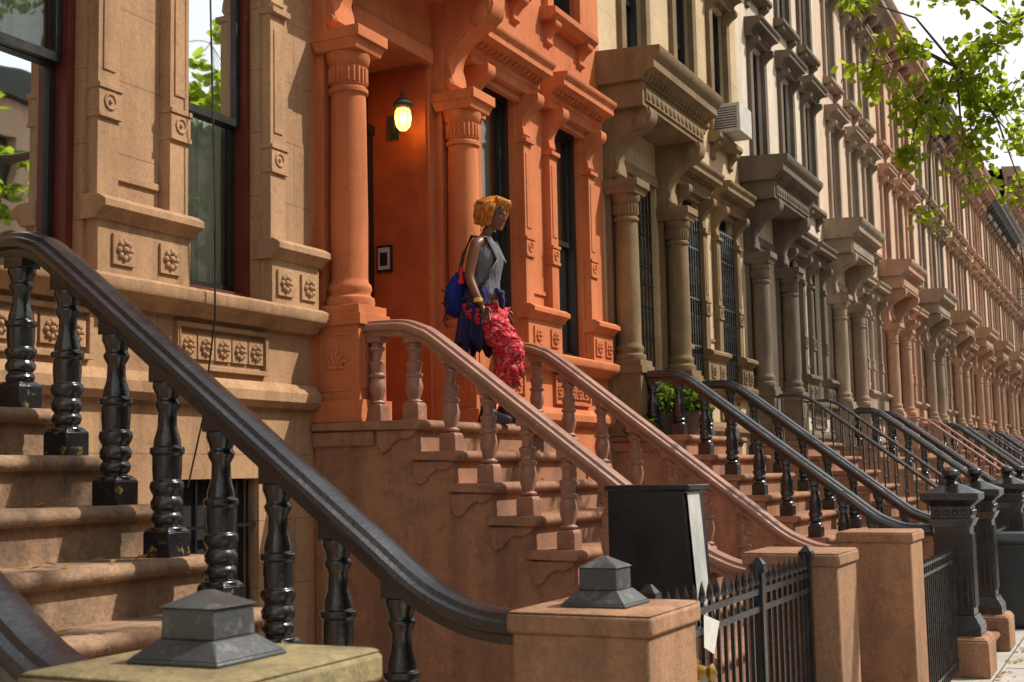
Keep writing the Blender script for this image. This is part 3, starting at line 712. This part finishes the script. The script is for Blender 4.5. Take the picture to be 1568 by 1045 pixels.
def woman():
    E=empty('woman',(8.55,4.35,2.31)); E.rotation_euler=(0,0,R(-82))
    SK=flat('skin',(.16,.068,.033),.42); GY=cloth('grey_jersey',(.15,.15,.17),14,.03); NV=cloth('navy_cotton',(.035,.035,.11),12,.06)
    BL=cloth('blue_canvas',(.012,.03,.19),10,.05); SH=paint('shoe_black',(.015,.015,.015),.4)
    m,nt,b,o=newmat('blonde_hair'); tc=nt.nodes.new('ShaderNodeTexCoord')
    col=ramp(nt,noise(nt,mapped(nt,tc.outputs['Object'],(1,1,.35)),55,3,.6),[(.35,(.34,.10,.014)),(.52,(.60,.23,.03)),(.68,(.76,.38,.08))])
    nt.links.new(col,b.inputs['Base Color']); b.inputs['Roughness'].default_value=.42; HR=m
    m,nt,b,o=newmat('red_print_cotton'); tc=nt.nodes.new('ShaderNodeTexCoord'); v=nt.nodes.new('ShaderNodeTexVoronoi'); v.inputs['Scale'].default_value=44
    nt.links.new(tc.outputs['Object'],v.inputs['Vector']); col=ramp(nt,v.outputs['Distance'],[(.20,(.04,.01,.02)),(.32,(.50,.025,.04)),(.7,(.60,.045,.06)),(.85,(.5,.28,.28))])
    nt.links.new(col,b.inputs['Base Color']); b.inputs['Roughness'].default_value=.85; b.inputs['Specular IOR Level'].default_value=.2
    bump(nt,b,noise(nt,mapped(nt,tc.outputs['Object'],(1,1,2.2)),10,2),1,.09); PR=m
    V=[((0,0,.87),.115),((0,0,1.03),.095),((.01,0,1.17),.10),((.01,0,1.29),.09),((.02,0,1.385),.05),((.045,0,1.44),.042),((.065,0,1.50),.05),
       ((.0,-.10,1.34),.055),((-.005,-.165,1.325),.047),((-.05,-.205,1.07),.038),((.0,-.215,.95),.033),((.05,-.21,.85),.022),
       ((.0,.10,1.34),.055),((-.005,.165,1.325),.047),((-.03,.21,1.07),.036),((.03,.215,.95),.031),((.08,.20,.87),.022),
       ((0,-.085,.80),.09),((.15,-.09,.64),.075),((.27,-.095,.50),.056),((.17,-.095,.32),.052),((.045,-.095,.10),.034),
       ((0,.085,.80),.09),((.11,.09,.62),.075),((.21,.095,.47),.056),((.17,.095,.29),.052),((.11,.095,.10),.034)]
    Ed=[(0,1),(1,2),(2,3),(3,4),(4,5),(5,6),(3,7),(7,8),(8,9),(9,10),(10,11),(3,12),(12,13),(13,14),(14,15),(15,16),(0,17),(17,18),(18,19),(19,20),(20,21),(0,22),(22,23),(23,24),(24,25),(25,26)]
    skin('body',[dict(v=V,e=Ed)],SK,E)
    PV=[((0,0,.86),.13),((.01,-.09,.78),.115),((.12,-.10,.66),.12),((.19,-.10,.60),.108),((.25,-.10,.52),.112),((.21,-.10,.42),.085),((.16,-.10,.33),.088),((.11,-.095,.23),.06),((.06,-.095,.15),.042),
        ((.01,.09,.78),.115),((.10,.10,.62),.11),((.19,.10,.47),.09),((.165,.10,.30),.065),((.12,.095,.16),.042)]
    tb=skin('trousers',[dict(v=PV,e=[(0,1),(1,2),(2,3),(3,4),(4,5),(5,6),(6,7),(7,8),(0,9),(9,10),(10,11),(11,12),(12,13)])],PR,E,3)
    for vv in tb.data.vertices:
        c=vv.co; f=.007*math.sin(c.z*58+c.y*20+math.sin(c.x*30)*1.5); vv.co=c+vv.normal*f
    t=MB(); loft(t,[(0,0,.90,.125,.165),(0,0,.97,.115,.15),(.0,0,1.05,.108,.135),(.012,0,1.15,.124,.148),(.018,0,1.23,.132,.158),(.01,0,1.29,.12,.15),(.005,0,1.335,.09,.115),(.01,0,1.37,.065,.09)],GY)
    ob=t.build('tank_top',E,0,90); s=ob.modifiers.new('s','SUBSURF'); s.levels=s.render_levels=1
    n=MB(); loft(n,[(-.0,0,1.0,.13,.155),(-.01,0,.95,.15,.175),(-.015,0,.87,.16,.195),(-.02,0,.77,.165,.205),(-.025,0,.66,.17,.21),(-.03,-.01,.55,.175,.21)],NV,36,R(68),R(308),.2,False)
    n.tube([(.11,-.07,.97),(.135,0,.96),(.11,.07,.97)],.025,NV,8); n.tube([(.13,0,.96),(.145,-.03,.90),(.15,-.04,.84)],[.022,.024,.015],NV,8)
    ob=n.build('waist_jacket',E,0,80); s=ob.modifiers.new('sol','SOLIDIFY'); s.thickness=.008
    bg=MB(); loft(bg,[(-.20,0,.80,.05,.08),(-.21,-.02,.83,.085,.13),(-.21,-.02,.92,.095,.145),(-.20,-.02,1.02,.085,.14),(-.19,-.01,1.09,.055,.10),(-.18,0,1.12,.03,.05)],BL,20,0,2*math.pi,.08)
    bg.tube([(-.17,-.08,1.1),(-.12,-.12,1.25),(-.05,-.125,1.38),(.06,-.11,1.36),(.13,-.1,1.2),(.05,-.16,1.02),(-.12,-.16,.9)],.013,SH,6)
    bg.tube([(-.17,.08,1.1),(-.12,.12,1.25),(-.05,.125,1.38),(.06,.11,1.36),(.13,.1,1.2)],.013,SH,6)
    bg.tube([(-.24,-.15,.88),(-.27,-.16,.76),(-.24,-.14,.71)],.006,SH,5)
    for z in (.9,1.0): bg.tube([(-.303,-.1,z),(-.31,-.02,z),(-.303,.06,z)],.007,SH,5)
    bg.build('backpack',E,0,80)
    rp=MB(); rp.frus(-.135,-.125,1.03,1.16,.02,.02,.008,.01,flat('red_cloth',(.6,.02,.03))); rp.build('red_tag',E,.004)
    br=MB(); br.lathe(.022,-.212,.875,[(.026,0),(.034,.004),(.034,.028),(.026,.032)],flat('yellow_bangle',(.7,.5,.05),.4),14); br.build('bracelet',E)
    bm=bmesh.new(); bmesh.ops.create_uvsphere(bm,u_segments=48,v_segments=36,radius=1)
    for v in bm.verts:
        x,y,z=v.co; G=lambda a,b,s:math.exp(-((a)**2+(b)**2)/s)
        X=x*.090;Y=y*.073;Z=z*.112
        if x<0: X*=1.05
        if z<0: Y*=1+.28*z*abs(z); X=X*(1+.12*z) + (.012*(-z) if x>0 else .02*(-z)*.5)
        if x>0:
            X+=.015*G(y/.16,(z+.22)/.14,1.0)+.008*G(y/.13,(z+.02)/.22,1.0)
            X-=.008*G((abs(y)-.38)/.2,(z-.0)/.13,1.0)
            X+=.005*G(y/.5,(z-.17)/.09,1)
            X+=.008*G(y/.28,(z+.48)/.08,1)+.006*G(y/.25,(z+.58)/.06,1)-.004*G(y/.3,(z+.53)/.03,1)
            X+=.012*G(y/.35,(z+.85)/.16,1)
        v.co=(X,Y,Z)
    me=bpy.data.meshes.new('head'); bm.to_mesh(me); bm.free(); me.polygons.foreach_set('use_smooth',[True]*len(me.polygons)); me.materials.append(SK)
    HE=bpy.data.objects.new('head',me); COL.objects.link(HE); HE.parent=E; HE.location=(.085,0,1.553); HE.rotation_euler=(0,R(16),R(-8))
    EY=flat('eye_white',(.6,.58,.55),.2); IR=flat('iris',(.02,.012,.01),.2); LIP=flat('lips',(.2,.045,.04),.4)
    e=MB()
    for sy in (-1,1):
        e.lathe(.064,sy*.028,-.013,[(.001,0),(.009,.003),(.012,.011),(.009,.02),(.001,.023)],EY,12)
        e.lathe(.076,sy*.029,-.006,[(.001,0),(.005,.003),(.001,.008)],IR,8)
        e.tube([(.078,sy*.014,.014),(.080,sy*.03,.02),(.068,sy*.047,.014)],.0025,IR,5)
        e.tube([(-.0,sy*.073,.012),(-.012,sy*.082,.01),(-.014,sy*.082,-.01),(-.004,sy*.076,-.026)],[.006,.008,.007,.005],SK,6)
    e.tube([(.082,-.02,-.058),(.092,0,-.056),(.082,.02,-.058)],[.002,.005,.002],LIP,6)
    e.tube([(.082,-.018,-.064),(.090,0,-.065),(.082,.018,-.064)],[.002,.005,.002],LIP,6)
    fo=e.build('face_features',E); fo.parent=HE
    hb=MB(); rnd=random.Random(4)
    loft(hb,[(-.05,0,-.07,.07,.08),(-.055,0,-.045,.088,.098),(-.045,0,0,.102,.104),(-.028,0,.05,.106,.102),(-.012,0,.09,.09,.086),(-.0,0,.120,.05,.05),(0,0,.130,.01,.01)],HR,26,0,2*math.pi)
    for k in range(1900):
        th=rnd.uniform(R(62),R(298)) if rnd.random()<.84 else rnd.uniform(0,6.28)
        front=abs((th+math.pi)%(2*math.pi)-math.pi)<R(62)
        LN=rnd.uniform(.8,1.15); pts=[]; rad=[]
        z1=-.090*LN if not front else rnd.uniform(.045,.085)
        wob=rnd.uniform(-.07,.13); fl_=rnd.uniform(.90,1.06); cu_=rnd.uniform(.02,.07); ph=rnd.uniform(0,6)
        for j in range(8):
            f=j/7
            zz=.136-(.136-z1)*f**1.35+.003*math.sin(k+j*2.3)
            rr_=math.sin(min(1,f*1.75)*math.pi/2)
            bulge=1.05+(.24+wob)*math.sin(f*math.pi)*(0.35 if front else 1)+.025*math.sin(ph+j*1.9)
            if f>.85 and not front: bulge*=fl_
            pts.append((rr_*.106*bulge*math.cos(th+cu_*math.sin(f*7+ph)),rr_*.100*bulge*math.sin(th+cu_*math.sin(f*7+ph)),zz)); rad.append(.0034*(1-.6*f))
        hb.tube(pts,rad,HR,3)
    ho=hb.build('hair',E,0,80); ho.parent=HE; ho.location=(-.016,0,.004)
    def hand(w,d,side):
        w=Vector(w); d=Vector(d).normalized(); lat=Vector((1,0,0)) if abs(d.x)<.6 else Vector((0,0,1))
        lat=(lat-d*lat.dot(d)).normalized(); nrm=d.cross(lat)*side
        ch=[chain([(tuple(w-d*.01),.02),(tuple(w+d*.03),(.028,.02)),(tuple(w+d*.075),(.032,.018))])]
        for q,(ln,o) in enumerate(((.07,-.028),(.078,-.010),(.073,.009),(.058,.027))):
            b=w+d*.065+lat*(-o)
            p1=b+d*ln*.45+nrm*.006; p2=p1+d*ln*.3+nrm*.016; p3=p2+d*ln*.18+nrm*.02
            ch.append(chain([(tuple(b-d*.02),.009),(tuple(b+d*.01),.009),(tuple(p1),.0085),(tuple(p2),.0078),(tuple(p3),.0065)]))
        tb=w+d*.02+lat*.022; ch.append(chain([(tuple(tb),.012),(tuple(tb+lat*.022+d*.025+nrm*.008),.011),(tuple(tb+lat*.026+d*.055+nrm*.014),.008)]))
        skin('hand',ch,SK,E,1)
    hand((.05,-.21,.85),(.35,.05,-1),1); hand((.08,.20,.87),(.3,-.05,-.9),-1)
    sh=MB()
    for (x,y,z,tl) in ((.045,-.095,.0,0),(.11,.095,0,0)):
        loft(sh,[(x+.05,y,z+.002,.13,.046),(x+.05,y,z+.03,.132,.047),(x+.045,y,z+.05,.12,.044),(x+.01,y,z+.075,.08,.04),(x-.01,y,z+.105,.05,.038),(x-.008,y,z+.13,.045,.036)],SH,20)
    sh.build('shoes',E,0,60)
woman()
# ---------------------------------------------------------------- light, world, camera
EL=48
sd=Vector((.55*math.cos(R(EL)),-.835*math.cos(R(EL)),math.sin(R(EL))))
SL=bpy.data.lights.new('sun','SUN'); SL.energy=5; SL.angle=R(.6); SL.color=(1,.93,.81); so=bpy.data.objects.new('sun',SL); so.location=(20,-25,30); so.rotation_euler=sd.to_track_quat('Z','Y').to_euler(); COL.objects.link(so)
w=bpy.data.worlds.new('World'); sc.world=w; w.use_nodes=True; nt=w.node_tree; bg=nt.nodes['Background']; sk=nt.nodes.new('ShaderNodeTexSky'); sk.sky_type='NISHITA'; sk.sun_disc=False
sk.sun_elevation=R(EL); sk.sun_rotation=math.atan2(.55,-.835); sk.dust_density=4; sk.air_density=1.2; sk.ozone_density=.6
tc=nt.nodes.new('ShaderNodeTexCoord'); sx=nt.nodes.new('ShaderNodeSeparateXYZ'); nt.links.new(tc.outputs['Generated'],sx.inputs[0])
cf=ramp(nt,sx.outputs[2],[(.42,(1,1,1)),(.75,(.25,.25,.25))])
cm=mix(nt,'MIX',cf,sk.outputs[0],(8.9,8.9,8.8))
nt.links.new(cm,bg.inputs[0]); bg.inputs[1].default_value=.118
yaw,p,rl=R(25.8),R(5.77),.020
f=Vector((math.cos(yaw)*math.cos(p),math.sin(yaw)*math.cos(p),math.sin(p))); r=Vector((math.sin(yaw),-math.cos(yaw),0)); u=r.cross(f)
r2=(r-u*rl).normalized(); u2=(u+r*rl).normalized()
M=Matrix((( r2.x,u2.x,-f.x,0),(r2.y,u2.y,-f.y,0),(r2.z,u2.z,-f.z,1.95),(0,0,0,1)))
cam=bpy.data.cameras.new('camera'); cam.lens=45.9; cam.sensor_width=36; cam.clip_end=1500; cam.clip_start=.05
cam.dof.use_dof=True; cam.dof.focus_distance=8.5; cam.dof.aperture_fstop=7
co=bpy.data.objects.new('camera',cam); co.matrix_world=M; COL.objects.link(co); sc.camera=co
sc.view_settings.view_transform='Standard'; sc.view_settings.look='None'; sc.view_settings.exposure=0
